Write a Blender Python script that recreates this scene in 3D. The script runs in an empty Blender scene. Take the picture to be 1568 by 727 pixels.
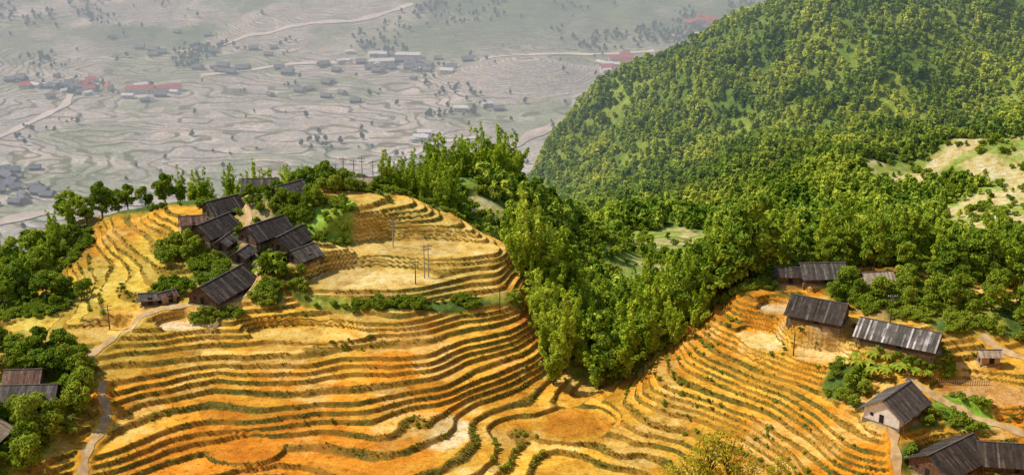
import bpy, math, numpy as np
from mathutils import Vector
rng=np.random.default_rng(7)
col0=bpy.context.scene.collection
# ---------------------------------------------------------------- numeric helpers
PT=np.random.default_rng(99).random((64,256,256)).astype(np.float32)
def vn(x,y,s=0):
    ix=np.floor(x).astype(np.int32);iy=np.floor(y).astype(np.int32);fx=(x-ix).astype(np.float32);fy=(y-iy).astype(np.float32)
    ux=fx*fx*fx*(fx*(fx*6-15)+10);uy=fy*fy*fy*(fy*(fy*6-15)+10)
    P=PT[s%64];i0=ix&255;i1=(ix+1)&255;j0=iy&255;j1=(iy+1)&255
    a=P[i0,j0];b=P[i1,j0];c=P[i0,j1];d=P[i1,j1]
    return (a*(1-ux)+b*ux)*(1-uy)+(c*(1-ux)+d*ux)*uy
def fbm(x,y,o=3,s=0):
    t=0;a=1;n=0
    for i in range(o):
        t=t+a*(vn(x,y,s+i*13)-.5);n+=a;a*=.5;x=x*2.03+17;y=y*2.03-9
    return t/n*2
def ss(a,b,x):
    t=np.clip((x-a)/(b-a),0,1);return t*t*(3-2*t)
def ell(x,y,cx,cy,rx,ry,rot=0):
    c,s=math.cos(math.radians(rot)),math.sin(math.radians(rot))
    dx=x-cx;dy=y-cy
    return np.sqrt(((dx*c+dy*s)/rx)**2+((-dx*s+dy*c)/ry)**2)
def dpoly(x,y,pts,lim=6):
    d=np.full(x.shape,1e3);P=np.array(pts,float)
    k=(x>P[:,0].min()-lim)&(x<P[:,0].max()+lim)&(y>P[:,1].min()-lim)&(y<P[:,1].max()+lim)
    xx=x[k];yy=y[k];dd=np.full(xx.shape,1e3)
    for (x0,y0),(x1,y1) in zip(pts[:-1],pts[1:]):
        L=(x1-x0)**2+(y1-y0)**2
        t=np.clip(((xx-x0)*(x1-x0)+(yy-y0)*(y1-y0))/L,0,1)
        dd=np.minimum(dd,np.hypot(xx-x0-t*(x1-x0),yy-y0-t*(y1-y0)))
    d[k]=dd
    return d
# ---------------------------------------------------------------- surveyed terrain heights (x,y,z metres)
TXY=[-39,359,-54,365,-69,366,-78,358,-66,347,-56,338,-72,326,-66,326,-77,318,-38,348,-25,355,-11,351,1,346,
-31,344,-14,342,-37,330,-22,326,-29,317,-14,321,-2,327,-29,313,-13,317,3,321,-44,306,-29,307,-13,310,
3,315,-59,303,-43,295,-20,297,2,305,-42,284,-20,288,-1,293,-57,292,-55,277,-26,276,-12,277,-25,260,
-46,265,-57,268,-69,276,-72,293,-78,283,-87,291,-92,281,-82,270,-76,257,-88,255,-95,295,-87,306,-77,310,
-102,307,-113,303,-123,311,-117,291,-105,279,-104,269,-105,256,-94,263,-95,324,-104,329,-89,337,-101,349,-116,339,
-110,370,-97,369,-128,381,-137,381,-155,397,-144,366,-132,333,48,310,57,312,65,314,61,304,70,298,65,287,
55,298,47,293,32,292,39,281,53,279,60,280,65,269,70,275,78,280,86,283,77,263,69,254,57,261,
44,267,23,270,13,285,2,271,-5,283,18,302,10,302,95,280,101,274,110,272,92,267,82,255,98,264,
105,258,88,250,100,298,96,311,81,316,116,292,122,309,69,319,117,328]
TZ=[-118,-119,-121,-124,-124,-126,-130,-128.5,-132,-120.5,-121,-124.5,-130,-126.5,-127.5,-129,-129.5,-131.5,-132.5,-132.5,
-133,-134.5,-137,-135.5,-136,-137.5,-139.5,-136,-139,-140,-143.5,-142,-144,-146.5,-139,-143,-145.5,-146.5,-147.5,-146,-146,-142.5,-138,-139.5,-137,-138.5,-142.5,-146,-145,-135.5,-134,-134,-134.5,-136,-136,-137,-137.5,-139,-141,-142,
-131,-133,-129,-130,-137,-130,-126,-136,-146,-152,-150,-142,
-134,-128,-127,-129.5,-127,-132,-133.5,-138,-144,-145,-141,-138,-139,-135.5,-132,-130,-136,-140,-144,-147,-149,-148,-149.5,-148,-149,-147.5,-132,-133.5,-134,-135,-137.5,-136.5,-139,-141,-127,-126,-126,-131,-130,-126.5,-131]
MXY=[133,650,178,640,111,720,82,780,50,830,203,620,231,600,209,700,131,740,179,720,196,790,242,700,269,710,225,840,234,890,293,880,281,830,316,860,265,770,171,870,160,800,177,910,191,900,138,930,118,940,97,945,75,950,53,950,34,940,20,900,88,850,126,830,50,900,65,580,93,640,53,650,35,740,54,500]
MZ=[-225,-222,-238,-250,-262,-215,-208,-214,-216,-207,-223,-207,-208,-194,-164,-162,-192,-178,-218,-201,-224,-177,-166,-200,-215,-225,-236,-248,-261,-270,-238,-233,-257,-213,-225,-225,-256,-194]
TP=[(TXY[2*i],TXY[2*i+1],TZ[i]) for i in range(len(TZ))]+[(MXY[2*i],MXY[2*i+1],MZ[i]) for i in range(len(MZ))]
TP+=[(-50,420,-150),(-50,500,-200),(-60,700,-320),(-60,900,-420),(-110,420,-160),(-130,500,-215),(-200,700,-350),(-250,900,-440),(-150,440,-175),(-200,450,-200),(-20,480,-153),(-5,520,-165),(-30,560,-185),(-20,700,-300),(-2,470,-158),(-25,440,-150),(-20,400,-138),(-45,390,-130),(-75,390,-131),
(15,330,-150),(20,360,-160),(25,400,-172),(35,450,-186),(50,550,-208),(50,620,-225),(60,350,-137),(60,400,-155),(110,350,-135),(110,400,-150),(150,400,-150),(90,500,-185),(150,500,-188),(200,500,-185),(250,500,-180),(180,300,-130),(200,350,-140),(-160,300,-140),(-180,250,-145),(170,250,-140),
(90,1050,-300),(150,1050,-290),(40,1030,-340),(220,1050,-250),(300,1050,-200),(0,980,-370),(100,1200,-410),(250,1250,-360),(400,1100,-200),(400,1300,-300),(350,800,-170),(300,650,-200),(450,900,-80),
(-400,1250,-450),(-200,1250,-450),(0,1250,-445),(-500,1500,-450),(-200,1500,-450),(100,1500,-445),(300,1500,-440),(-600,1900,-440),(-200,1900,-440),(200,1900,-435),(600,1900,-400),(-700,2300,-400),(-200,2300,-380),(300,2300,-370),(800,2200,-300),(-1000,3000,-150),(0,3000,-150),(1000,3000,-100),(-1500,4500,200),(0,4500,200),(1500,4500,200),(-800,1300,-430),(-500,900,-440),
(-50,236,-149.5),(0,240,-151),(50,238,-149),(95,236,-144),(-95,236,-148),(0,200,-150),(-100,200,-147),(100,200,-145),(0,120,-85),(-60,120,-85),(60,120,-85),(0,50,-40),(-30,50,-40),(30,50,-40)]
TP=np.array(TP,float)
def warp(x,y): return np.stack([x/y,np.log(y)],-1)
q=warp(TP[:,0],TP[:,1]); n=len(TP); c2=.015**2
A=np.sqrt(((q[:,None]-q[None])**2).sum(-1)+c2)
Pm=np.c_[np.ones(n),q]; M=np.block([[A,Pm],[Pm.T,np.zeros((3,3))]])
sol=np.linalg.solve(M,np.r_[TP[:,2],0,0,0])
def base(x,y):
    sh=x.shape;x=x.ravel();y=y.ravel();out=np.empty(len(x))
    qa=q[:,0].astype(np.float32);qb=q[:,1].astype(np.float32);w=sol[:n].astype(np.float32)
    for i in range(0,len(x),8000):
        p=warp(x[i:i+8000],y[i:i+8000]);pf=p.astype(np.float32)
        r=pf[:,None,0]-qa;r*=r;s_=pf[:,None,1]-qb;s_*=s_;r+=s_;r+=np.float32(c2);np.sqrt(r,out=r)
        out[i:i+8000]=r@w+sol[n]+p@sol[n+1:]
    return out.reshape(sh)
# ---------------------------------------------------------------- layout of the place
# (x,y,ridge angle,length,width,wall h,roof rise,kind)
HOUSES=[(-71,320,64,16,8,2.2,2.7,'dark'),(-78,347,58,11,7,2.1,2.4,'dark'),(-64,343,50,12,7,2.1,2.4,'dark'),(-57,339,62,10,6,1.9,2.1,'dark'),
(-78,359,42,9,6,2.1,2.2,'dark'),(-85,353,15,6,4.5,1.8,1.4,'rust'),(-60,361,45,8,5,1.9,1.8,'grey'),(-68,333,70,5,4,1.9,1.3,'grey'),(-88,316,10,4,3,1.6,1,'grey'),
(-84,317,40,3.5,3,1.6,1,'rust'),(-74,340,75,5,4,1.8,1.3,'grey'),(-70,373,6,9,6,2.2,1.8,'grey'),(-42,371,0,6,4,2,1.2,'tan'),(-53,333,50,7,5,1.8,1.6,'grey'),
(70,296,-28,12,7.5,2.0,2.6,'dark'),(75,317,3,10,6,2.1,2,'grey'),(67,317,-5,6,4,2.1,1.4,'dark'),(87,312,8,6.5,4,2.1,1.2,'tan'),
(86,286,-30,17,7,2.0,2.2,'strip'),(80,264,48,11.5,8,2.6,2.7,'white'),(88,251,38,14,9,2.4,2.6,'dark'),(101,252,-8,13,7,2.4,2.4,'dark'),(105,282,0,4,3,2,.8,'tan'),
(-108,282,4,7,4.5,2.0,1.4,'rust'),(-106,275,3,14,5.5,2.1,1.7,'grey'),(-109,259,80,9,6,2.4,1.8,'tan')]
PATHS={'dirt_path':[[(-72,366),(-71,359),(-70,352),(-69,345),(-66,336),(-64,329),(-64,321),(-67,316),(-77,314.5),(-84,313),(-91,307),(-94,300),(-98,294)],
[(-92,285),(-91,281),(-88,275),(-88,267),(-89,261),(-88,252),(-86,240)],
[(85,275),(92,268),(98,264),(104,261),(112,258)],[(78.5,259),(77.5,252),(77,244)],[(106,291),(109,287),(114,283),(122,279)],[(72,270),(76,268),(81,272)]]}
SP=.96
PLOTS=[(-25,342.5,24,7.5,-3,-127.6),(-36,329,17,8.5,5,-129.7),(-78,309,7,4,15,-133.5),(-49,307.5,16,5,-3,-135.6),(-57,268,8,6,0,-145.9),
(14,285,11,8,20,-148.2),(62,307,4,4,0,-129),(58,297,5,8,30,-132.6),(69,287,7,5,-25,-131.8),(102,272,12,7,-10,-133.8),(-100,305,12,5,10,-134.8)]
PLOTS=[p[:5]+(SP*(math.floor(p[5]/SP)+.36),) for p in PLOTS]
BAND=[(-54,322),(-50,318.5),(-39,317),(-29,316.5),(-17,318),(-6,322),(1,325)]
def wob(x,y): return .25*fbm(x/7,y/7,3,5)
VEG=[(-142,362,26,30,0),(-122,326,14,12,0),(-62,378,50,12,0),(-70,346,14,24,0),(-50,349,10,9,0),(-85,322,6,5,0),(-70,311,7,2.5,10),(-60,319,5,5,0),
 (24,332,19,30,10),(36,380,40,40,0),(98,303,26,12,-15),(81,264,8,7,0),(94,251,18,7,0),(95,265,7,5,-20),(115,362,80,34,0),(-104,272,11,22,0),
 (-100,295,4,4,0),(72,277,5,5,0),(88,284,11,5,-30),(62,322,22,8,0),(130,300,12,20,0),(0,378,60,18,0),(-145,330,18,40,0)]
def housemask(x,y,a,b,out=None):
    m=np.zeros(x.shape) if out is None else None
    for i,h in enumerate(HOUSES):
        R=max(h[3],h[4])*1.0+4
        k=np.nonzero((np.abs(x-h[0])<R)&(np.abs(y-h[1])<R))[0]
        if len(k)==0: continue
        mm=1-ss(a,b,ell(x[k],y[k],h[0],h[1],h[3]*.5+.6,h[4]*.5+.8,h[2]))
        if out is None: m[k]=np.maximum(m[k],mm)
        else: out[k]=out[k]*(1-mm)+HZ[i]*mm
    return m
def veg_mask(x,y):
    w=wob(x,y);m=np.zeros(x.shape)
    for e in VEG:
        R=max(e[2],e[3])*1.5
        k=np.nonzero((np.abs(x-e[0])<R)&(np.abs(y-e[1])<R))[0]
        if len(k): m[k]=np.maximum(m[k],1-ss(.85,1.1,ell(x[k],y[k],*e)+w[k]))
    m=np.maximum(m,1-ss(1.6,2.6,dpoly(x,y,BAND)+w*3))
    return np.maximum(m,ss(388,402,y))
def height(x,y,full=False,b0=None):
    x=np.asarray(x,float);y=np.asarray(y,float);sh=x.shape;x=x.ravel();y=y.ravel()
    b=base(x,y) if b0 is None else b0.ravel().copy()
    near=1-ss(385,430,y); far=ss(1080,1300,y)
    kf=np.nonzero(y>385)[0];xf=x[kf];yf=y[kf];ff=far[kf]
    xr=xf*.8+yf*.6
    b[kf]+=(1-near[kf])*(1-ff)*(5*fbm(xf/60,yf/60,4,3)+ss(600,760,yf)*20*(.45-np.abs(fbm(xr/75,yf/400+xf/300,3,17))*1.6))
    kf=np.nonzero(y>1080)[0];xf=x[kf];yf=y[kf];ff=far[kf]
    d=ell(xf,yf,20,1830,110,70,0)
    b[kf]+=ff*(5*fbm(xf/160,yf/160,4,4)+ss(1750,2300,yf)*(45*np.abs(fbm(xf/240,yf/300,4,9))+10*fbm(xf/90,yf/90,3,8)))+26*np.exp(-d*d*1.5)
    kn=np.nonzero(y<430)[0];X=x[kn];Y=y[kn];bn=b[kn];nr=near[kn]
    bn=bn+(1.5*fbm(X/24,Y/24,2,1)+.3*fbm(X/8,Y/8,2,2))*nr
    bn=bn+.42*np.sin(bn*1.35+2*fbm(X/40,Y/40,2,14))*nr
    wb=wob(X,Y)
    for (cx,cy,rx,ry,ro,z) in PLOTS:
        m=1-ss(.8,1.12,ell(X,Y,cx,cy,rx,ry,ro)+.5*wb); bn=bn*(1-m)+z*m
    housemask(X,Y,.95,1.5,bn)
    vg=veg_mask(X,Y)
    L=bn/SP+.05*fbm(X/2.2,Y/2.2,2,6)*nr
    f=L-np.floor(L)
    zt=SP*(np.floor(L)+ss(.76,.96,f)+.09*ss(0,.03,f)*(1-ss(.06,.13,f)))
    pm=0*X
    for p in PATHS['dirt_path']: pm=np.maximum(pm,1-ss(1.2,2.4,dpoly(X,Y,p)))
    hm=housemask(X,Y,1.0,1.25)
    tm=nr*(1-vg)*(1-pm)*(1-hm)*ss(225,240,Y)
    zn=bn*(1-tm)+(zt-.1)*tm+(1-tm)*nr*.25*fbm(X/1.5,Y/1.5,2,11)*(1-pm)*(1-hm)
    z=b.copy();z[kn]=zn
    if full:
        def up(a,v=0.):
            o=np.full(x.shape,v,float);o[kn]=a;return o.reshape(sh)
        b[kn]=bn;Lf=b.copy();Lf[kn]=L
        return z.reshape(sh),b.reshape(sh),Lf.reshape(sh),up(tm),up(vg,1.),up(pm),up(hm),near.reshape(sh),far.reshape(sh)
    return z.reshape(sh)
HZ=[float(v) for v in base(np.array([h[0] for h in HOUSES],float),np.array([h[1] for h in HOUSES],float))]
def gz(x,y): return float(height(np.array([x]),np.array([y]))[0])
# ---------------------------------------------------------------- mesh/material helpers
def mk(name,V,Fq,mats=(),smooth=False,attrs=None,link=True,midx=None):
    V=np.asarray(V,float);me=bpy.data.meshes.new(name)
    if isinstance(Fq,np.ndarray):
        k=Fq.shape[1];me.vertices.add(len(V));me.vertices.foreach_set('co',V.astype(np.float32).ravel())
        me.loops.add(Fq.size);me.loops.foreach_set('vertex_index',Fq.ravel().astype(np.int32))
        me.polygons.add(len(Fq));me.polygons.foreach_set('loop_start',np.arange(0,Fq.size,k,dtype=np.int32))
        me.update(calc_edges=True)
    else:
        me.from_pydata(V.tolist(),[],Fq)
    me.polygons.foreach_set('use_smooth',np.full(len(me.polygons),smooth,bool))
    for m in mats: me.materials.append(m)
    if midx is not None: me.polygons.foreach_set('material_index',np.asarray(midx,np.int32))
    for k_,v_ in (attrs or {}).items():
        v_=np.asarray(v_,np.float32)
        if v_.ndim==2:
            a=me.attributes.new(k_,'FLOAT_COLOR','POINT');a.data.foreach_set('color',np.c_[v_,np.ones(len(v_))].astype(np.float32).ravel())
        else:
            a=me.attributes.new(k_,'FLOAT','POINT');a.data.foreach_set('value',v_)
    ob=bpy.data.objects.new(name,me)
    if link: col0.objects.link(ob)
    return ob
class NT:
    def __init__(s,name):
        s.m=bpy.data.materials.new(name);s.m.use_nodes=True;s.t=s.m.node_tree;s.b=s.t.nodes['Principled BSDF'];s.out=s.t.nodes['Material Output']
        s.b.inputs['Roughness'].default_value=.9;s.b.inputs['Specular IOR Level'].default_value=.15
    def n(s,ty,**k):
        nd=s.t.nodes.new(ty)
        for a,b in k.items(): setattr(nd,a,b)
        return nd
    def l(s,a,b): s.t.links.new(a,b)
    def attr(s,name,o='Fac'): return s.n('ShaderNodeAttribute',attribute_name=name).outputs[o]
    def math(s,op,a,b=None,c=None,clamp=False):
        nd=s.n('ShaderNodeMath',operation=op,use_clamp=clamp)
        for i,v in enumerate((a,b,c)):
            if v is None: continue
            if isinstance(v,(int,float)): nd.inputs[i].default_value=v
            else: s.l(v,nd.inputs[i])
        return nd.outputs[0]
    def mix(s,f,a,b,mode='MIX'):
        nd=s.n('ShaderNodeMix',data_type='RGBA',blend_type=mode)
        for i,v in ((0,f),(6,a),(7,b)):
            if isinstance(v,(int,float)): nd.inputs[i].default_value=v
            elif isinstance(v,tuple): nd.inputs[i].default_value=(*v,1)
            else: s.l(v,nd.inputs[i])
        return nd.outputs[2]
    def noise(s,sc,det=3,vec=None,o=0,rough=.6):
        nd=s.n('ShaderNodeTexNoise');nd.inputs['Scale'].default_value=sc;nd.inputs['Detail'].default_value=det;nd.inputs['Roughness'].default_value=rough
        if vec is None: vec=s.n('ShaderNodeNewGeometry').outputs['Position']
        s.l(vec,nd.inputs['Vector']);return nd.outputs[o]
    def ramp(s,f,stops):
        nd=s.n('ShaderNodeValToRGB');e=nd.color_ramp.elements
        while len(e)<len(stops): e.new(.5)
        for i,(p,c) in enumerate(stops): e[i].position=p;e[i].color=(*c,1) if isinstance(c,tuple) else (c,c,c,1)
        s.l(f,nd.inputs[0]);return nd.outputs[0]
    def bump(s,h,st,dist):
        nd=s.n('ShaderNodeBump');nd.inputs['Strength'].default_value=st;nd.inputs['Distance'].default_value=dist
        s.l(h,nd.inputs['Height']);s.l(nd.outputs[0],s.b.inputs['Normal'])
# terrain material
T=NT('terraced_ground')
lev=T.attr('lev');terr=T.attr('terr');tint=T.attr('tint','Color');ris=T.attr('riser','Color')
fr=T.math('FRACT',lev);fl=T.math('FLOOR',lev)
pos=T.n('ShaderNodeNewGeometry').outputs['Position']
vor=T.n('ShaderNodeTexVoronoi');vor.inputs['Scale'].default_value=.045;T.l(pos,vor.inputs['Vector'])
wn=T.n('ShaderNodeTexWhiteNoise',noise_dimensions='4D');T.l(vor.outputs['Color'],wn.inputs['Vector']);T.l(fl,wn.inputs['W'])
cellv=T.math('MULTIPLY_ADD',wn.outputs['Value'],.42,.76)
n1=T.noise(.22,4);n2=T.noise(1.6,4);n3=T.noise(.06,3);n4=T.noise(.45,5,rough=.7);n5=T.noise(5.0,2)
tread=T.mix(1.0,tint,T.ramp(n1,[(.3,(.75,.62,.45)),(.5,(1,1,1)),(.7,(1.12,1.25,2.0))]),'MULTIPLY')
cc=T.n('ShaderNodeCombineXYZ');[T.l(cellv,cc.inputs[i]) for i in range(3)]
tread=T.mix(terr,tread,T.mix(1.0,tread,cc.outputs[0],'MULTIPLY'))
tread=T.mix(1.0,tread,T.ramp(n2,[(.3,.66),(.5,1.0),(.68,1.15)]),'MULTIPLY')
tread=T.mix(.8,tread,T.ramp(n5,[(.3,.6),(.5,1.0),(.7,1.2)]),'MULTIPLY')
tread=T.mix(1.0,tread,T.ramp(n4,[(.32,(.58,.56,.5)),(.46,(1,1,1)),(.62,(1.08,1.12,1.35))]),'MULTIPLY')
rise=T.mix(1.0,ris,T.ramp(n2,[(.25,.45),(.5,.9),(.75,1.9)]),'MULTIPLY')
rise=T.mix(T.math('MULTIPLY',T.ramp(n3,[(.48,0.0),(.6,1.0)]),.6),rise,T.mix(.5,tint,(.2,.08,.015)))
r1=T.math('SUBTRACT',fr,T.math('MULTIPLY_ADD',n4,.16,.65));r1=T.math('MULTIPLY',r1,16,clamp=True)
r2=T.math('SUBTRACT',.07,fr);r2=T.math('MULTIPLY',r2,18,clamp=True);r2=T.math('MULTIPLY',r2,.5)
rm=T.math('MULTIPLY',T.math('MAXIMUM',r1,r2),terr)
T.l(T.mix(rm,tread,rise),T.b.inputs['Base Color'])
T.bump(n2,.4,.3);T.b.inputs['Roughness'].default_value=.95
def simple(name,stops,sc=1.0,det=3,attr=None,rough=.9):
    t=NT(name);nz=t.noise(sc,det)
    f=nz if attr is None else t.math('ADD',t.math('MULTIPLY',nz,.5),t.math('MULTIPLY',t.attr(attr),.5))
    t.l(t.ramp(f,stops),t.b.inputs['Base Color']);t.b.inputs['Roughness'].default_value=rough
    return t.m
def leafmat(name,d,m,l,tr=0,ns=.05,na=1.1):
    t=NT(name);oi=t.n('ShaderNodeObjectInfo').outputs['Random']
    f=t.math('ADD',t.math('MULTIPLY',t.attr('v'),.6),t.math('MULTIPLY',oi,.2))
    f=t.math('ADD',f,t.math('MULTIPLY_ADD',t.noise(ns,2),na,.1-.5*na))
    c=t.ramp(f,[(.05,d),(.45,m),(.95,l)])
    df=t.n('ShaderNodeBsdfDiffuse');t.l(c,df.inputs[0]);o=df.outputs[0]
    if tr:
        tl=t.n('ShaderNodeBsdfTranslucent');mx=t.n('ShaderNodeMixShader');mx.inputs[0].default_value=tr
        t.l(c,tl.inputs[0]);t.l(o,mx.inputs[1]);t.l(tl.outputs[0],mx.inputs[2]);o=mx.outputs[0]
    t.l(o,t.out.inputs['Surface']);return t.m
TR=.22
M_bam=leafmat('bamboo_leaves',(.075,.145,.012),(.30,.41,.024),(.67,.71,.08),TR)
M_brd=leafmat('broad_leaves',(.045,.09,.012),(.17,.26,.022),(.42,.48,.045),TR)
M_shr=leafmat('shrub_leaves',(.06,.11,.01),(.19,.27,.02),(.42,.45,.05),TR)
M_yel=leafmat('yellow_leaves',(.16,.16,.01),(.36,.33,.02),(.6,.5,.06),TR)
M_hill=leafmat('hill_leaves',(.055,.13,.014),(.25,.365,.034),(.63,.665,.085),.2,ns=.03,na=2.0)
M_far=leafmat('far_leaves',(.05,.09,.03),(.10,.15,.04),(.17,.22,.06),.2)
M_grass=leafmat('edge_grass',(.07,.065,.008),(.18,.15,.02),(.42,.30,.05))
M_bark=simple('bark',[(.3,(.05,.035,.02)),(.7,(.16,.12,.07))],3)
M_pathm=simple('packed_earth',[(.3,(.36,.22,.09)),(.7,(.6,.42,.22))],.6)
M_road=simple('pale_road',[(.3,(.66,.6,.5)),(.7,(.8,.75,.66))],.05)
M_river=simple('river_gravel',[(.35,(.4,.35,.3)),(.7,(.72,.64,.55))],.03)
ROOF={'dark':simple('weathered_roof',[(.25,(.025,.02,.016)),(.55,(.065,.052,.042)),(.85,(.2,.165,.135))],1.2,3,'v'),
'grey':simple('grey_roof',[(.25,(.045,.038,.03)),(.55,(.10,.085,.07)),(.85,(.25,.21,.18))],1.2,3,'v'),
'rust':simple('rust_roof',[(.25,(.07,.04,.03)),(.55,(.16,.09,.06)),(.8,(.32,.21,.15))],1.2,3,'v'),
'tan':simple('tan_roof',[(.25,(.2,.14,.09)),(.55,(.36,.27,.18)),(.8,(.55,.46,.34))],1.2,3,'v'),
'strip':simple('patched_roof',[(.3,(.06,.052,.045)),(.5,(.13,.115,.1)),(.62,(.30,.27,.24)),(.8,(.58,.55,.51))],.3,2,'v')}
ROOF['white']=ROOF['grey']
M_wood=simple('wood_wall',[(.3,(.06,.035,.02)),(.7,(.17,.1,.06))],2)
M_mud=simple('mud_wall',[(.3,(.26,.16,.07)),(.7,(.42,.28,.15))],1.5)
M_plas=simple('plaster_wall',[(.3,(.5,.47,.42)),(.7,(.75,.72,.66))],1)
M_dark=simple('dark_opening',[(.3,(.015,.012,.01)),(.7,(.03,.025,.02))],2)
M_stone=simple('stone_plinth',[(.3,(.12,.09,.06)),(.7,(.26,.2,.13))],1.5)
M_conc=simple('pole_concrete',[(.3,(.25,.23,.2)),(.7,(.4,.38,.34))],2)
M_metal=simple('pole_metal',[(.3,(.1,.1,.1)),(.7,(.2,.2,.2))],2)
# ---------------------------------------------------------------- terrain mesh
def rows(a,b,d): return np.arange(a,b,d)
ys=np.r_[rows(40,232,8),rows(232,352,.36),rows(352,425,.6),rows(425,700,2),rows(700,1100,2.6),rows(1100,2500,6),rows(2500,4500,60)]
NX=961
t=np.linspace(-1,1,NX);g=np.sign(t)*(.78*np.abs(t)+1.4*np.abs(t)**14)
X=g[None]*(ys[:,None]*.5+30);Y=np.repeat(ys[:,None],NX,1);NY=len(ys)
ci=np.arange(0,NX,4);Bc=base(X[:,ci],Y[:,ci])
B0=np.empty(X.shape);w_=(np.arange(4)/4)
for j in range(4): B0[:,j:NX-1:4]=Bc[:,:-1]*(1-w_[j])+Bc[:,1:]*w_[j]
B0[:,-1]=Bc[:,-1]
Z,B,L,tm,veg,pm,hm,near,far=height(X,Y,True,B0)
x=X.ravel();y=Y.ravel()
def C(*c): return np.array(c)
def lerp(a,b,m): return a*(1-m[:,None])+b*m[:,None]
tm_=tm.ravel();veg_=veg.ravel();near_=near.ravel();far_=far.ravel();pm_=pm.ravel();hm_=hm.ravel()
nA=fbm(x/22,y/22,3,21);nB=fbm(x/9,y/9,3,22)
col=np.repeat(C(.63,.32,.028)[None],len(x),0)
col=lerp(col,C(.60,.215,.010),ss(-.05,.32,nA)*.85)
col=lerp(col,C(.66,.44,.11),ss(.0,.4,nB)*.6)
col=lerp(col,C(.56,.37,.07),1-ss(.7,1.3,ell(x,y,-32,337,32,24)))
col=lerp(col,C(.48,.36,.045),(1-ss(.7,1.3,ell(x,y,-100,320,26,36)))*.7)
col=lerp(col,C(.58,.20,.012),(1-ss(.8,1.2,ell(x,y,-50,262,32,16)))*.7)
for (cx,cy,rx,ry,ro,c) in [(-36,329,16,8,5,(.66,.46,.14)),(-25,342,23,7,-3,(.64,.43,.11)),(-77,310,7,4,15,(.66,.46,.19)),(-14,276,5,7,-20,(.68,.48,.18)),(-52,308,12,4,0,(.62,.38,.07)),(14,285,10,7,20,(.55,.22,.015)),
  (-57,268,7,6,0,(.54,.18,.01)),(62,307,4,3.5,0,(.64,.46,.2)),(58,297,5,7,30,(.64,.46,.15)),(69,287,7,5,-25,(.64,.42,.13)),(102,272,12,7,-10,(.56,.29,.07)),(5,322,5,8,0,(.45,.14,.02)),(-100,305,12,4,10,(.6,.38,.07)),(-85,312,20,3,10,(.62,.35,.06))]:
    col=lerp(col,C(*c),1-ss(.7,1.1,ell(x,y,cx,cy,rx,ry,ro)+.6*fbm(x/6,y/6,3,5)*.6))
vg=lerp(np.repeat(C(.08,.12,.015)[None],len(x),0),C(.28,.27,.03),ss(-.1,.4,nB))
vg=lerp(vg,C(.36,.23,.06),ss(.25,.5,nA)*.6)
vg=lerp(vg,C(.24,.34,.03),1-ss(.7,1.1,ell(x,y,-48,350,14,11)))
vg=lerp(vg,C(.5,.32,.11),(1-ss(.6,1.1,ell(x,y,-75,350,12,12)+nB*.3))*.7)
vg=lerp(vg,C(.2,.36,.03),1-ss(.7,1.1,ell(x,y,95,265,7,5,-20)))
vg=lerp(vg,C(.42,.27,.09),(1-ss(.6,1.1,ell(x,y,76,296,12,9)+nB*.3))*.8)
col=lerp(col,vg,veg_)
col=lerp(col,C(.4,.24,.08),hm_*.8)
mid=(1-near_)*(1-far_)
mc=lerp(np.repeat(C(.11,.18,.02)[None],len(x),0),C(.24,.30,.035),ss(-.2,.3,fbm(x/40,y/40,3,31)))
def bare(x,y):
    w=.35*fbm(x/35,y/35,4,41);m=0*x
    for e in [(250,690,62,34,0),(205,704,24,12,0),(205,575,40,50,-15),(240,600,44,60,0),(190,520,24,32,0),(76,592,34,30,0),(62,545,16,20,0),(50,475,12,26,0),(-8,456,9,9,0),(100,520,30,14,0)]:
        m=np.maximum(m,1-ss(.8,1.1,ell(x,y,*e)+w))
    return m
br=bare(x,y)
mc=lerp(mc,lerp(np.repeat(C(.52,.42,.16)[None],len(x),0),C(.26,.32,.05),ss(-.1,.3,fbm(x/14,y/14,3,43))),br)
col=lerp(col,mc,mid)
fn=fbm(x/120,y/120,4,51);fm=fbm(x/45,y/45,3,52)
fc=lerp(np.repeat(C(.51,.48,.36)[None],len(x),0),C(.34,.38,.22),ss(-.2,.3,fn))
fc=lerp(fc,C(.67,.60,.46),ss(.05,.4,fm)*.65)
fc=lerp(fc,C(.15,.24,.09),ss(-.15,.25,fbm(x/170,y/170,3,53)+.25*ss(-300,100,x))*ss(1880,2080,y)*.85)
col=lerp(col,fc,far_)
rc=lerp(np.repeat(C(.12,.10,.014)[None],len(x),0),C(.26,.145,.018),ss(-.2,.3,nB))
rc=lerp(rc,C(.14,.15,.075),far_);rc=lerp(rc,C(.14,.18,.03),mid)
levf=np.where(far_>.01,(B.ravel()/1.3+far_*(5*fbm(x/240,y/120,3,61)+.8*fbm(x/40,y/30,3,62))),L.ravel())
terrv=np.maximum(tm_,far_*.9*ss(-.5,0,fbm(x/130,y/130,3,63)+.3));terrv=np.maximum(terrv,mid*(1-ss(.8,1.1,ell(x,y,76,592,34,30)))*.9)
ii=np.arange(NY-1)[:,None]*NX+np.arange(NX-1)[None]
FQ=np.stack([ii,ii+1,ii+NX+1,ii+NX],-1).reshape(-1,4)
mk('terrain',np.stack([x,y,Z.ravel()],-1),FQ,[T.m],True,{'tint':col,'riser':rc,'lev':levf,'terr':terrv})
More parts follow.
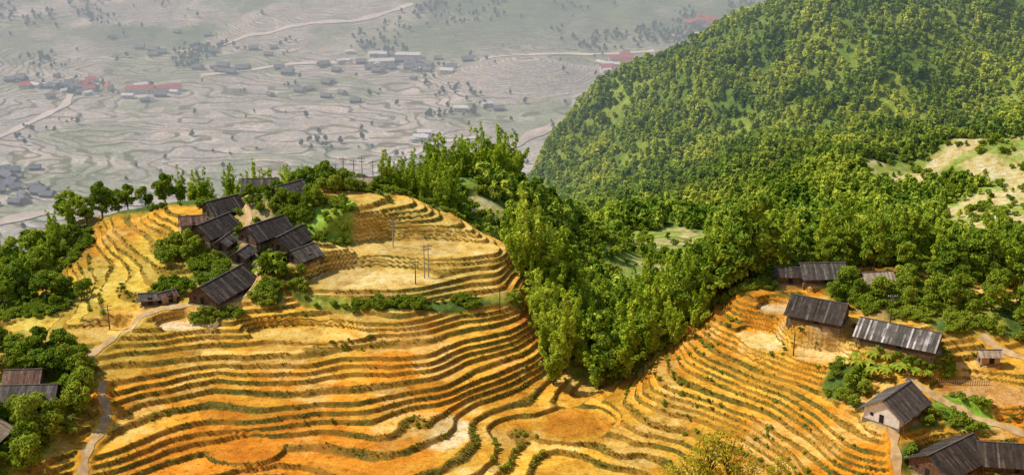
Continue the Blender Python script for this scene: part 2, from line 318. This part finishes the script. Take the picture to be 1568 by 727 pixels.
# ---------------------------------------------------------------- draped strips
def strip(name,pts,w,mat,off,stp=1.0):
    P=[]
    for (x0,y0),(x1,y1) in zip(pts[:-1],pts[1:]):
        k=max(2,int(math.hypot(x1-x0,y1-y0)/stp));P+=[(x0+(x1-x0)*i/k,y0+(y1-y0)*i/k) for i in range(k)]
    P.append(pts[-1]);P=np.array(P,float)
    for _ in range(6): P[1:-1]=(P[:-2]+P[1:-1]*2+P[2:])/4
    d=np.gradient(P,axis=0);d/=np.linalg.norm(d,axis=1)[:,None]+1e-9;nrm=np.c_[-d[:,1],d[:,0]]
    ww=w*(.5+.12*np.sin(np.arange(len(P))*.9)+rng.normal(0,.03,len(P)))
    offs=[-1,-.5,0,.5,1];G=np.stack([P+nrm*(ww*o)[:,None] for o in offs],1)
    z=height(G[...,0],G[...,1])+off
    V=np.concatenate([G,z[...,None]],-1).reshape(-1,3);k=len(offs)
    i=np.arange(len(P)-1)[:,None]*k+np.arange(k-1)[None]
    return mk(name,V,np.stack([i,i+1,i+k+1,i+k],-1).reshape(-1,4),[mat],True)
for p in PATHS['dirt_path']: strip('dirt_path',p,1.9,M_pathm,.12,.8)
strip('drying_floor',[(-72,306),(-68,312)],1.6,M_stone,.15)
for p in [[(-610,1530),(-590,1563),(-571,1646),(-556,1700),(-571,1781)],[(-420,1860),(-378,1879),(-302,1909),(-202,1909),(-160,1925)],[(-150,1450),(-141,1460),(-106,1519),(-93,1554),(-40,1580)],[(-40,1915),(-4,1926),(70,1940),(143,1937),(200,1950)],[(230,2000),(300,2020),(338,2029),(420,2080)],[(-480,1960),(-380,2040),(-250,2070),(-150,2120)]]:
    strip('country_road',p,9,M_road,.9,8)
for p in [[(-530,1235),(-490,1270),(-478,1291),(-400,1330),(-300,1345)],[(-60,1500),(-3,1541),(30,1600),(60,1640),(110,1700)]]:
    strip('river_bed',p,20,M_river,1.0,8)
# ---------------------------------------------------------------- vegetation meshes
def tube(p0,p1,r0,r1,k=6):
    p0=np.array(p0,float);p1=np.array(p1,float);d=p1-p0;d/=np.linalg.norm(d)+1e-9
    a=np.cross(d,[.3,.9,.2]);a/=np.linalg.norm(a);b=np.cross(d,a)
    an=np.arange(k)*2*math.pi/k;ring=np.cos(an)[:,None]*a+np.sin(an)[:,None]*b
    V=np.r_[p0+ring*r0,p1+ring*r1];F=[(i,(i+1)%k,k+(i+1)%k,k+i) for i in range(k)]
    return V,np.array(F)
def leaves(lobes,n,size,r,flat=.55,asp=.5):
    lobes=np.array(lobes,float);w=lobes[:,3]*lobes[:,4]+.01;w/=w.sum()
    k=r.choice(len(lobes),n,p=w);lo=lobes[k]
    d=r.normal(size=(n,3));d/=np.linalg.norm(d,axis=1)[:,None];d[:,2]=np.where(d[:,2]<-.5,-d[:,2],d[:,2])
    rad=r.uniform(.55,1.08,n)**.7
    c=lo[:,:3]+d*rad[:,None]*np.c_[lo[:,3],lo[:,3],lo[:,4]]
    nn=d*flat+r.normal(size=(n,3))*.4+[0,0,.35];nn/=np.linalg.norm(nn,axis=1)[:,None]
    a=np.cross(nn,r.normal(size=(n,3)));a/=np.linalg.norm(a,axis=1)[:,None];b=np.cross(nn,a)
    s=size*r.uniform(.6,1.35,n)[:,None]
    V=np.stack([c-a*s,c-b*s*asp+nn*s*.12,c+a*s-nn*s*.25,c+b*s*asp+nn*s*.12],1).reshape(-1,3)
    lv=r.uniform(0,1,len(lobes))[k]
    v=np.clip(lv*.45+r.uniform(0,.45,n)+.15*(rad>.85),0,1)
    return V,np.arange(4*n).reshape(-1,4),np.repeat(v,4)
def plant(name,stems,lobes,n,size,lm,seed,**k):
    r=np.random.default_rng(seed)
    Vs=[];Fs=[];at=[];mi=[];o=0
    for s in stems:
        V,F=tube(*s[:4],4);Vs.append(V);Fs.append(F+o);o+=len(V);at.append(np.full(len(V),.5));mi+= [0]*len(F)
    V,F,v=leaves(lobes,n,size,r,**k);Vs.append(V);Fs.append(F+o);at.append(v);mi+=[1]*len(F)
    ob=mk(name,np.concatenate(Vs),np.concatenate(Fs),[M_bark,lm],False,{'v':np.concatenate(at)},link=False,midx=mi)
    return ob.data
def bamboo(seed,h=12,lm=M_bam,n=2500,sz=.5):
    r=np.random.default_rng(seed);st=[];lo=[]
    for i in range(12):
        a=r.uniform(0,6.28);rd=r.uniform(.6,4.2);hh=h*(r.uniform(.5,1.0) if i%4 else r.uniform(1.1,1.35))*(1-rd*.05)
        p0=np.array([math.cos(a)*.5,math.sin(a)*.5,-.6]);e=np.array([math.cos(a)*rd,math.sin(a)*rd,hh])
        pts=[p0+(e-p0)*np.array([t_**2,t_**2,1-(1-t_)**1.25]) for t_ in np.linspace(0,1,6)]
        pts[-1][2]-=.5
        for j in range(5): st.append((pts[j],pts[j+1],.09*(1-j*.17)+.02,.09*(1-(j+1)*.17)+.02))
        for t_ in np.linspace(.3,1,7):
            p=p0+(e-p0)*np.array([t_**2,t_**2,1-(1-t_)**1.25])
            lo.append((*(p+r.normal(0,.3,3)),1.15-.85*t_*r.uniform(.8,1),1.15-.3*t_))
    return plant('bamboo_mesh',st,lo,n,sz,lm,seed+1,asp=.32)
def broad(seed,h=10,lm=M_brd,n=2200,sz=.5,spread=3.6):
    r=np.random.default_rng(seed);st=[((0,0,-.8),(.2,.1,h*.3),.32,.22),((.2,.1,h*.3),(0,.2,h*.7),.22,.1)];lo=[]
    for i in range(17):
        a=i*2.4+r.uniform(-.4,.4);zz=h*r.uniform(.3,.95);rr=spread*math.sin(math.pi*min(1,max(.12,(zz/h-.15)/.95)))**.7*r.uniform(.5,1)
        e=(math.cos(a)*rr,math.sin(a)*rr,zz);st.append(((.1,.1,zz*.6),e,.1,.03))
        lo.append((*e,r.uniform(.9,1.7),r.uniform(.7,1.2)))
    lo.append((0,0,h*.93,1.4,1.2))
    return plant('broadleaf_mesh',st,lo,n,sz,lm,seed+1)
def shrub(seed,lm=M_shr,n=240,sz=.3):
    r=np.random.default_rng(seed);st=[];lo=[]
    for i in range(6):
        a=i*1.1;rr=r.uniform(.2,1.0);e=(math.cos(a)*rr,math.sin(a)*rr,r.uniform(.5,1.4));st.append(((0,0,-.3),e,.05,.02));lo.append((*e,r.uniform(.45,.8),r.uniform(.4,.7)))
    return plant('shrub_mesh',st,lo,n,sz,lm,seed+1)
def hilltree(seed,lm,n=150,sz=1.0,h=6.5):
    r=np.random.default_rng(seed);st=[((0,0,-1),(0,0,h*.6),.25,.1)];lo=[]
    for i in range(7):
        a=i*.9;zz=r.uniform(.25,.85);rr=r.uniform(.6,2.1)*(1.25-zz);lo.append((math.cos(a)*rr,math.sin(a)*rr,h*zz,r.uniform(.9,1.6),r.uniform(1,1.7)))
    lo.append((0,0,h*.85,1.1,1.5))
    return plant('hill_tree_mesh',st,lo,n,sz,lm,seed+1,flat=.8)
def banana(seed):
    r=np.random.default_rng(seed);V=[];F=[];v=[];Vt,Ft=tube((0,0,-.3),(0,0,1.4),.16,.1);V+=list(Vt);F+=[tuple(f) for f in Ft];v+=[.5]*len(Vt);mi=[0]*len(Ft)
    for i in range(9):
        a=i*2.3;L_=r.uniform(1.8,2.6);wd=.38;o=len(V);d=np.array([math.cos(a),math.sin(a),0]);s_=np.array([-d[1],d[0],0]);vv=r.uniform(.4,1)
        for j in range(6):
            t_=j/5;c=d*L_*t_*.8+np.array([0,0,1.3+L_*(.9*t_-1.0*t_*t_)]);w=wd*math.sin(math.pi*min(.97,t_*.85+.1))
            V+=[c-s_*w+[0,0,.06],c,c+s_*w+[0,0,.06]];v+=[vv]*3
        for j in range(5):
            b=o+3*j;F+=[(b,b+1,b+4,b+3),(b+1,b+2,b+5,b+4)];mi+=[1,1]
    return mk('banana_mesh',np.array(V),[tuple(int(q_) for q_ in f) for f in F],[M_bark,M_shr],False,{'v':v},link=False,midx=mi).data
BAM=[bamboo(s) for s in (1,2,3,4,5)];BRD=[broad(s) for s in (11,12,13,14)];SHR=[shrub(s) for s in (21,22,23)]
YEL=[broad(s,7,M_yel,750,.2,2.6) for s in (31,32)];BRT=[broad(s,6,M_shr,1300,.4,2.6) for s in (36,37)];BAN=[banana(s) for s in (41,42)]
def put(name,meshes,x_,y_,sc,sz=1.0):
    z_=height(np.array(x_,float),np.array(y_,float))
    for a,b,c,s in zip(x_,y_,z_,sc):
        o=bpy.data.objects.new(name,meshes[rng.integers(len(meshes))]);o.location=(a,b,c-.1);o.rotation_euler=(0,0,rng.uniform(0,6.28));o.scale=(s,s,s*sz*rng.uniform(.85,1.2));col0.objects.link(o)
def inpoly(x,y,P):
    c=np.zeros(len(x),bool)
    for (x0,y0),(x1,y1) in zip(P,P[1:]+P[:1]):
        c^=((y0>y)!=(y1>y))&(x<(x1-x0)*(y-y0)/((y1-y0) or 1e-9)+x0)
    return c
def dart(P,d,tries=2500,mx=400):
    P_=np.array(P,float);X_=rng.uniform(P_[:,0].min(),P_[:,0].max(),tries);Y_=rng.uniform(P_[:,1].min(),P_[:,1].max(),tries)
    k=inpoly(X_,Y_,P)
    for h in HOUSES: k&=ell(X_,Y_,h[0],h[1],h[3]*.5+2,h[4]*.5+2,h[2])>1
    X_=X_[k];Y_=Y_[k];ox=np.empty(0);oy=np.empty(0)
    for a,b in zip(X_,Y_):
        if len(ox)==0 or ((a-ox)**2+(b-oy)**2).min()>d*d: ox=np.append(ox,a);oy=np.append(oy,b)
        if len(ox)>=mx: break
    return list(ox),list(oy)
def grove(name,meshes,P,d,s0,s1,**k):
    a,b=dart(P,d,**k)
    if a: put(name,meshes,a,b,rng.uniform(s0,s1,len(a)))
# gully grove
grove('bamboo_tree',BAM,[(10,304),(22,302),(33,305),(46,312),(54,326),(50,352),(30,372),(6,366),(3,345),(6,325)],5.1,.7,1.35)
grove('bamboo_tree',BAM,[(2,338),(12,338),(14,358),(0,358)],4.5,1.1,1.4)
grove('broadleaf_tree',BRD,[(20,303),(46,311),(56,326),(50,345),(25,340)],10,.9,1.25)
grove('broadleaf_tree',BRD,[(47,318),(60,322),(58,335),(48,335)],4.5,1.3,1.8)
# left slope
grove('bamboo_tree',BAM,[(-150,385),(-128,386),(-122,372),(-126,360),(-126,338),(-145,345)],8,.55,.85)
grove('broadleaf_tree',BRD,[(-150,385),(-124,386),(-120,376),(-122,360),(-124,342),(-116,326),(-130,322),(-148,335)],6.5,.6,1.1)
grove('broadleaf_tree',BRD,[(-122,388),(-98,384),(-98,378),(-120,380)],5,.6,.9)
grove('bright_tree',BRT,[(-116,336),(-104,330),(-104,322),(-116,322)],5,.5,.9)
# behind the hilltop village
grove('bamboo_tree',BAM,[(-96,384),(-66,380),(-60,388),(-92,394)],5,.6,.9)
grove('broadleaf_tree',BRD,[(-60,368),(-50,366),(-40,376),(-45,386),(-60,386)],5,.5,.8)
grove('bamboo_tree',BAM,[(-36,378),(-20,378),(-18,392),(-36,392)],5,.75,1.0)
# middle ridge
grove('bamboo_tree',BAM,[(-36,440),(-22,440),(-20,480),(2,494),(2,520),(-12,540),(-36,540),(-40,480)],7,1.0,1.5)
grove('broadleaf_tree',BRD,[(-30,400),(-12,400),(-16,440),(-34,440)],7,.9,1.2)
grove('broadleaf_tree',BRD,[(0,392),(22,392),(22,440),(6,440)],9,.6,.9)
# beyond the right-hand ridge
grove('broadleaf_tree',BRD,[(56,330),(80,326),(112,322),(140,320),(150,350),(140,375),(60,375),(52,350)],8.5,.8,1.2)
grove('bamboo_tree',BAM,[(60,334),(110,328),(140,325),(150,350),(60,360)],10,.9,1.2)
grove('broadleaf_tree',BRD,[(92,312),(112,305),(130,300),(130,318),(95,322)],7,.45,.8)
grove('bright_tree',BRT,[(76,306),(90,300),(118,296),(122,304),(95,312),(80,312)],5,.5,1.0)
grove('bright_tree',BRT,[(78,272),(74,278),(70,274),(72,268)],3,.4,.6)
grove('bright_tree',BRT,[(-114,292),(-96,290),(-92,280),(-93,268),(-98,262),(-98,250),(-108,250),(-112,268),(-96,274),(-100,284)],4.4,.6,1.2)
grove('broadleaf_tree',BRD,[(-122,300),(-112,296),(-98,292),(-100,286),(-118,288)],5,.6,.9)
# village greenery
for P in [[(-92,342),(-84,345),(-80,338),(-88,332)],[(-62,326),(-52,324),(-52,332),(-60,334)],[(-74,362),(-62,364),(-50,356),(-54,348),(-62,350),(-72,356)],[(-52,362),(-38,364),(-36,372),(-52,370)]]:
    grove('bright_tree',BRT,P,3.2,.35,.75)
grove('banana_plant',BAN,[(-64,327),(-58,325),(-52,330),(-60,338)],2,.9,1.3)
grove('banana_plant',BAN,[(72,283),(80,274),(92,276),(80,283)],2.4,.8,1.2)
# thin yellowing trees at the near edge
put('yellow_tree',YEL,[33,37,40.5,44,48,12,8,36,16,54],[252,254,255,254,252,250,249,249,249,251],[1.3,1.6,1.8,1.7,1.2,1.0,.9,1.2,.9,1.0])
# ---------------------------------------------------------------- instanced masses
def masscol(name,meshes):
    c=bpy.data.collections.new(name)
    for i,m in enumerate(meshes): c.objects.link(bpy.data.objects.new(name+'_%d'%i,m))
    return c
def scatter(name,meshes,x_,y_,sc):
    z_=height(x_,y_);V=np.c_[x_,y_,z_-.05];me=bpy.data.meshes.new(name);me.vertices.add(len(V));me.vertices.foreach_set('co',V.astype(np.float32).ravel())
    for nm,val in (('scl',sc),('rot',rng.uniform(0,6.28,len(V)))):
        a=me.attributes.new(nm,'FLOAT','POINT');a.data.foreach_set('value',np.asarray(val,np.float32))
    a=me.attributes.new('idx','INT','POINT');a.data.foreach_set('value',rng.integers(0,len(meshes),len(V)).astype(np.int32))
    ob=bpy.data.objects.new(name,me);col0.objects.link(ob)
    ng=bpy.data.node_groups.new(name,'GeometryNodeTree');ng.interface.new_socket('Geometry',in_out='INPUT',socket_type='NodeSocketGeometry');ng.interface.new_socket('Geometry',in_out='OUTPUT',socket_type='NodeSocketGeometry')
    N=ng.nodes;gi=N.new('NodeGroupInput');go=N.new('NodeGroupOutput');ip=N.new('GeometryNodeInstanceOnPoints');ci=N.new('GeometryNodeCollectionInfo')
    ci.inputs['Collection'].default_value=masscol(name+'_kinds',meshes);ci.inputs['Separate Children'].default_value=True;ci.inputs['Reset Children'].default_value=True
    def na(nm,ty):
        q_=N.new('GeometryNodeInputNamedAttribute');q_.data_type=ty;q_.inputs['Name'].default_value=nm;return q_.outputs['Attribute']
    cx=N.new('ShaderNodeCombineXYZ');ng.links.new(na('rot','FLOAT'),cx.inputs[2])
    ng.links.new(gi.outputs[0],ip.inputs['Points']);ng.links.new(ci.outputs[0],ip.inputs['Instance']);ip.inputs['Pick Instance'].default_value=True
    ng.links.new(na('idx','INT'),ip.inputs['Instance Index']);ng.links.new(cx.outputs[0],ip.inputs['Rotation']);ng.links.new(na('scl','FLOAT'),ip.inputs['Scale']);ng.links.new(ip.outputs[0],go.inputs[0])
    ob.modifiers.new('scatter','NODES').node_group=ng
    return ob
# hillside forest
gx,gy=np.meshgrid(np.arange(-60,500,4.0),np.arange(410,1000,4.0));fx=(gx+rng.uniform(-1.8,1.8,gx.shape)).ravel();fy=(gy+rng.uniform(-1.8,1.8,gx.shape)).ravel()
k=(fx<fy*.42)&(fx>-12-.02*(fy-400))
k&=rng.uniform(0,1,len(fx))>bare(fx,fy)*.95
k&=rng.uniform(0,1,len(fx))<.88+.4*fbm(fx/25,fy/25,3,75)
lowr=(fx<135)&(fy<600);k&=(~lowr)|(rng.uniform(0,1,len(fx))<.42+.7*fbm(fx/18,fy/18,2,77))
fx=fx[k];fy=fy[k];sz_=np.where((fx<135)&(fy<600),.8,1.0)*rng.uniform(.6,1.2,len(fx))*(1+.5*fbm(fx/30,fy/30,3,71))*(1-.5*bare(fx,fy))
scatter('hillside_forest',[hilltree(s,M_hill) for s in (51,52,53,54,55)],fx,fy,sz_)
# distant trees in the valley
fx=rng.uniform(-1000,900,50000);fy=rng.uniform(1240,2350,50000)
dn=fbm(fx/90,fy/90,4,81)-.34+.6*ss(1900,2120,fy)*(.55+fbm(fx/200,fy/200,2,82))
for c in [(-150,1890,90,50),(-480,1400,50,50),(-600,1800,90,50),(120,1780,60,60),(180,1900,90,40)]: dn=dn+.25*(1-ss(.6,1.2,ell(fx,fy,*c)))
k=(rng.uniform(0,1,len(fx))<np.clip(dn*1.3,0.006,1))&(np.abs(fx)<fy*.5)
fx=fx[k][:9000];fy=fy[k][:9000]
scatter('distant_trees',[hilltree(s,M_far,80,1.5) for s in (56,57)],fx,fy,rng.uniform(.5,1.3,len(fx)))
# grass on terrace edges
fx=rng.uniform(-130,125,240000);fy=rng.uniform(243,370,240000);_,_,L2,tm2,vg2,pm2,hm2,_,_=height(fx,fy,True)
f2=L2-np.floor(L2);k=(tm2>.6)&((f2>.84)|(f2<.04))&(rng.uniform(0,1,len(fx))<.5*ss(-.4,.3,fbm(fx/8,fy/8,2,91))+.06)
def tuft(seed,lm,n=9,h=.34,w=.3):
    r=np.random.default_rng(seed);V=[];v=[]
    for i in range(n):
        a=r.uniform(0,6.28);b=r.uniform(0,w);c=np.array([math.cos(a)*b,math.sin(a)*b,-.05]);d=np.array([math.cos(a),math.sin(a),0]);s_=np.array([-d[1],d[0],0])*.05
        hh=h*r.uniform(.6,1.3);V+=[c-s_*1.4,c+s_*1.4,c+d*hh*.35+s_+[0,0,hh*.7],c+d*hh*.7-s_*.2+[0,0,hh]];v+=[r.uniform(0,1)]*4
    return mk('tuft',np.array(V),np.arange(4*n).reshape(-1,4),[lm],False,{'v':v},link=False).data
scatter('terrace_edge_grass',[tuft(s,M_grass) for s in (61,62,63)],fx[k],fy[k],rng.uniform(.5,1.15,k.sum()))
k=(vg2>.6)&(pm2<.2)&(hm2<.3)&(rng.uniform(0,1,len(fx))<.2*ss(-.3,.3,fbm(fx/6,fy/6,2,92))+.01)
scatter('undergrowth',SHR,fx[k],fy[k],rng.uniform(.35,1.0,k.sum()))
hx=rng.uniform(-40,260,9000);hy=rng.uniform(395,760,9000)
kk=(hx<hy*.42)&(hx>-14-(hy-400)*.02)&(rng.uniform(0,1,9000)<np.where(bare(hx,hy)>.5,.25*ss(-.1,.3,fbm(hx/12,hy/12,3,78))+.02,.8))
scatter('hillside_shrubs',SHR,hx[kk],hy[kk],rng.uniform(.9,2.2,kk.sum()))
k=(tm2>.6)&(f2>.75)&(rng.uniform(0,1,len(fx))<.05*ss(.0,.5,fbm(fx/20,fy/20,2,93)))
scatter('terrace_bushes',SHR,fx[k],fy[k],rng.uniform(.2,.55,k.sum()))
# ---------------------------------------------------------------- houses
def box(V,F,c,s,rz=0):
    o=len(V);ca,sa=math.cos(rz),math.sin(rz)
    for dz in (-.5,.5):
        for dx,dy in ((-.5,-.5),(.5,-.5),(.5,.5),(-.5,.5)):
            a=dx*s[0];b=dy*s[1];V.append((c[0]+a*ca-b*sa,c[1]+a*sa+b*ca,c[2]+dz*s[2]))
    F+=[(o,o+3,o+2,o+1),(o+4,o+5,o+6,o+7)]+[(o+i,o+(i+1)%4,o+4+(i+1)%4,o+4+i) for i in range(4)]
def part(name,V,F,mat,par,attrs=None):
    o=mk(name,np.array(V,float),F,[mat],False,attrs);o.parent=par;return o
def house(i,h):
    x_,y_,ro,L_,W_,hw,hr,kd=h;r=np.random.default_rng(100+i)
    e=bpy.data.objects.new('farmhouse' if kd=='white' else ('farm_shed' if L_<6.6 else 'wooden_farmhouse'),None);col0.objects.link(e);e.location=(x_,y_,HZ[i]+.05);e.rotation_euler=(0,0,math.radians(ro))
    V=[];F=[];box(V,F,(0,0,-.9),(L_+.5,W_+.5,2.1));part('plinth',V,F,M_stone,e)
    a,b=L_/2,W_/2;V=[(-a,-b,.1),(a,-b,.1),(a,b,.1),(-a,b,.1),(-a,-b,hw),(a,-b,hw),(a,b,hw),(-a,b,hw),(-a,0,hw+hr),(a,0,hw+hr)]
    F=[(0,1,5,4),(2,3,7,6),(1,2,6,9,5),(3,0,4,8,7)]
    wm=M_plas if kd=='white' else (M_mud if kd in('tan','rust') else M_wood)
    part('walls',V,F,wm,e)
    V=[];F=[];at=[];ov=1.1 if L_>6 else .45;sl=hr/b;n_=max(6,int((L_+1.4)/.42));pw=(L_+1.4)/n_
    for sd in (-1,1):
        for k_ in range(n_):
            x0=-(L_+1.4)/2+k_*pw;nv=r.random();cut=[0,r.uniform(.25,.45),r.uniform(.6,.8),1]
            if kd=='strip': nv=1. if r.random()<.25 else nv*.6
            elif kd=='dark': nv=1. if r.random()<.08 else nv*.7
            for j in range(3):
                t0,t1=cut[j],cut[j+1]+.02;yy0=t0*(b+ov);yy1=t1*(b+ov);j0=.06*(2-j)*.5+r.uniform(0,.04)
                z0=hw+hr+.12-yy0*sl+j0*.3;z1=hw+hr+.12-yy1*sl+j0*.3
                o=len(V)
                for (yy,zz) in ((yy0,z0),(yy1,z1)):
                    for xx in (x0+.015,x0+pw-.015):
                        V.append((xx,sd*yy,zz));V.append((xx,sd*yy,zz-.07))
                F+=[(o,o+2,o+6,o+4),(o+1,o+5,o+7,o+3),(o,o+4,o+5,o+1),(o+2,o+3,o+7,o+6),(o+4,o+6,o+7,o+5),(o,o+1,o+3,o+2)]
                at+=[np.clip(nv*.6+r.random()*.4,0,1)]*8
    part('roof',V,F,ROOF[kd],e,{'v':at})
    V=[];F=[];box(V,F,(0,0,hw+hr+.17),(L_+1.5,.35,.1));part('ridge_cap',V,F,ROOF['grey'],e,{'v':[.6]*8})
    V=[];F=[]
    box(V,F,(L_*.05,-b-.02,1.15),(1.1,.1,1.8));box(V,F,(-a-.02,0,1.1),(.1,1.0,1.8));part('door',V,F,M_dark,e)
    if L_>6.6:
        V=[];F=[]
        for q_ in (-.3,.32): box(V,F,(L_*q_,-b-.02,1.4),(1.0,.1,.7))
        box(V,F,(-a-.02,b*.55,1.5),(.1,.7,.7));part('windows',V,F,M_dark,e)
        V=[];F=[]
        zt_=hw+hr-(b+ov-.15)*sl
        for q_ in (-.48,-.16,.18,.48): box(V,F,(L_*q_,-b-ov+.15,(zt_-1)/2),(.14,.14,zt_+1))
        part('posts',V,F,M_bark,e)
for i,h in enumerate(HOUSES): house(i,h)
# distant houses
def farhouse(L_,W_,hw,hr,wm,rm):
    V=[];F=[];a,b=L_/2,W_/2;V=[(-a,-b,-2),(a,-b,-2),(a,b,-2),(-a,b,-2),(-a,-b,hw),(a,-b,hw),(a,b,hw),(-a,b,hw),(-a,0,hw+hr),(a,0,hw+hr)]
    F=[(0,1,5,4),(2,3,7,6),(1,2,6,9,5),(3,0,4,8,7)];mi=[0]*4;o=10;sl=hr/b
    for sd in (-1,1):
        V+=[(-a-.8,0,hw+hr+.2),(a+.8,0,hw+hr+.2),(a+.8,sd*(b+1),hw+.2-sl),(-a-.8,sd*(b+1),hw+.2-sl)];F.append((o,o+1,o+2,o+3));mi.append(1);o+=4
    for q_ in (-.35,-.1,.15,.38):
        V+=[(L_*q_-.6,-b-.06,1),(L_*q_+.6,-b-.06,1),(L_*q_+.6,-b-.06,2.4),(L_*q_-.6,-b-.06,2.4)];F.append((o,o+1,o+2,o+3));mi.append(2);o+=4
    return mk('village_house_mesh',np.array(V,float),F,[wm,rm,M_dark],False,link=False,midx=mi).data
M_red=simple('red_roof',[(.3,(.42,.09,.07)),(.7,(.62,.17,.13))],.3);M_blu=simple('slate_roof',[(.3,(.12,.13,.15)),(.7,(.26,.27,.3))],.3);M_wht=simple('white_roof',[(.3,(.65,.65,.65)),(.7,(.82,.82,.82))],.3)
FH={'r':farhouse(14,8,4,2.5,M_plas,M_red),'g':farhouse(12,8,3,2.6,M_wood,M_blu),'h':farhouse(10,7,3,2.2,M_mud,M_blu),'w':farhouse(13,8,4,1.5,M_plas,M_wht),'R':farhouse(34,9,6,3,M_plas,M_red),'W':farhouse(38,16,6,2.5,M_plas,M_wht)}
def cl(cx,cy,rx,ry,n_,kinds):
    a_=cx+rng.normal(size=n_)*rx;b_=cy+rng.normal(size=n_)*ry;z_=height(a_,b_)
    for a,b,c in zip(a_,b_,z_):
        kd=kinds[rng.integers(len(kinds))]
        o=bpy.data.objects.new('village_house',FH[kd]);o.location=(a,b,c+.6);o.rotation_euler=(0,0,rng.normal()*.5);s=rng.uniform(.8,1.3);o.scale=(s,s,s);col0.objects.link(o)
cl(-600,1795,50,22,34,'gghhwgr');cl(-480,1790,30,18,10,'ghwg');cl(-525,1400,26,26,26,'gghg');cl(-500,1340,20,20,8,'gh');cl(-170,1900,50,26,44,'gghhw');cl(-102,1580,10,10,5,'w');cl(150,1880,20,16,12,'rwg');cl(290,2045,40,16,14,'rrg');cl(-378,1885,40,14,12,'gh');cl(-250,1790,40,20,8,'gh');cl(-60,1700,20,8,3,'gw');cl(-420,1980,80,30,14,'gh')
for kd,a,b,r_ in (('R',-484,1787,.12),('R',-450,1797,.25),('W',-145,1935,-.05),('W',-180,1905,.2),('R',150,1900,.1),('R',285,2050,.15)):
    o=bpy.data.objects.new('school_building' if kd=='R' else 'village_hall',FH[kd]);o.location=(a,b,gz(a,b)+.8);o.rotation_euler=(0,0,r_);col0.objects.link(o)
    if kd=='W': o.scale=(.9,.9,.9)
# ---------------------------------------------------------------- poles, fence
def pole(x_,y_,h_,arm=True,mat=None):
    e=bpy.data.objects.new('utility_pole',None);col0.objects.link(e);e.location=(x_,y_,gz(x_,y_));e.rotation_euler=(0,0,rng.uniform(-.5,.5))
    V,F=tube((0,0,-.5),(0,0,h_),.17,.1,8);part('post',V,F,mat or M_conc,e)
    if arm:
        V=[];F=[];box(V,F,(0,-.16,h_-.5),(2.2,.12,.14));box(V,F,(0,-.16,h_-1.4),(1.6,.12,.14));part('crossarms',V,F,M_metal,e)
        V=[];F=[]
        for q_ in (-1,-.5,.5,1): box(V,F,(q_,-.16,h_-.3),(.12,.12,.25))
        part('insulators',V,F,M_plas,e)
for a,b,h_ in [(-31,344,7.5),(-22,329,9),(-21,329.6,9),(-24,325,6.5),(-96,308,6.5),(63,287,6),(-3,320,6),(86,294,7),(-58,317,5),(-49,373,8),(-46.5,371,9),(-44,374,8.5),(-41.5,372,9),(-38.5,372,8),(-36,371,7)]: pole(a,b,h_,h_>6.2,M_conc if h_>7 else M_bark)
V=[];F=[];pts=[(85,277),(90,276.5),(96,276),(104,276)]
for (x0,y0),(x1,y1) in zip(pts[:-1],pts[1:]):
    k_=int(math.hypot(x1-x0,y1-y0)/.5);an=math.atan2(y1-y0,x1-x0);zs=[gz(x0+(x1-x0)*j/k_,y0+(y1-y0)*j/k_) for j in range(k_+1)]
    for j in range(k_):
        a=x0+(x1-x0)*j/k_;b=y0+(y1-y0)*j/k_;box(V,F,(a,b,zs[j]+.45),(.12,.1,1.5+rng.uniform(-.15,.2)))
        box(V,F,(a+(x1-x0)/k_*.5,b+(y1-y0)/k_*.5+.09,(zs[j]+zs[j+1])/2+.75),(.56,.06,.08),an)
mk('bamboo_fence',np.array(V,float),F,[M_mud])
# ---------------------------------------------------------------- valley mist, light, sky, camera
V=[];F=[];box(V,F,(0,2650,-200),(5200,3900,560))
hz=mk('valley_mist',np.array(V,float),F)
hm_m=bpy.data.materials.new('valley_mist');hm_m.use_nodes=True;nn=hm_m.node_tree;nn.nodes.remove(nn.nodes['Principled BSDF'])
vs=nn.nodes.new('ShaderNodeVolumeScatter');vs.inputs['Density'].default_value=.0007;vs.inputs['Color'].default_value=(.76,.92,1,1);vs.inputs['Anisotropy'].default_value=0
nn.links.new(vs.outputs[0],nn.nodes['Material Output'].inputs['Volume']);hz.data.materials.append(hm_m)
sd=Vector((-.66,.15,.80)).normalized()
l=bpy.data.lights.new('sun','SUN');l.energy=5;l.angle=math.radians(.5);l.color=(1,.93,.80)
lo=bpy.data.objects.new('sun',l);col0.objects.link(lo);lo.rotation_euler=sd.to_track_quat('Z','Y').to_euler();lo.location=(0,300,200)
w=bpy.data.worlds.new('World');bpy.context.scene.world=w;w.use_nodes=True;sk=w.node_tree.nodes.new('ShaderNodeTexSky');sk.sky_type='NISHITA';sk.sun_disc=False
sk.sun_elevation=math.asin(sd.z);sk.sun_rotation=math.atan2(sd.x,sd.y)
w.node_tree.links.new(sk.outputs[0],w.node_tree.nodes['Background'].inputs[0]);w.node_tree.nodes['Background'].inputs[1].default_value=.15
cam=bpy.data.objects.new('camera',bpy.data.cameras.new('camera'));col0.objects.link(cam);cam.rotation_euler=(math.radians(70),0,0)
cam.data.sensor_width=36;cam.data.lens=49.45;cam.data.clip_end=12000;cam.data.clip_start=1
bpy.context.scene.camera=cam
bpy.context.scene.view_settings.view_transform='Standard'
bpy.context.scene.view_settings.look='None'
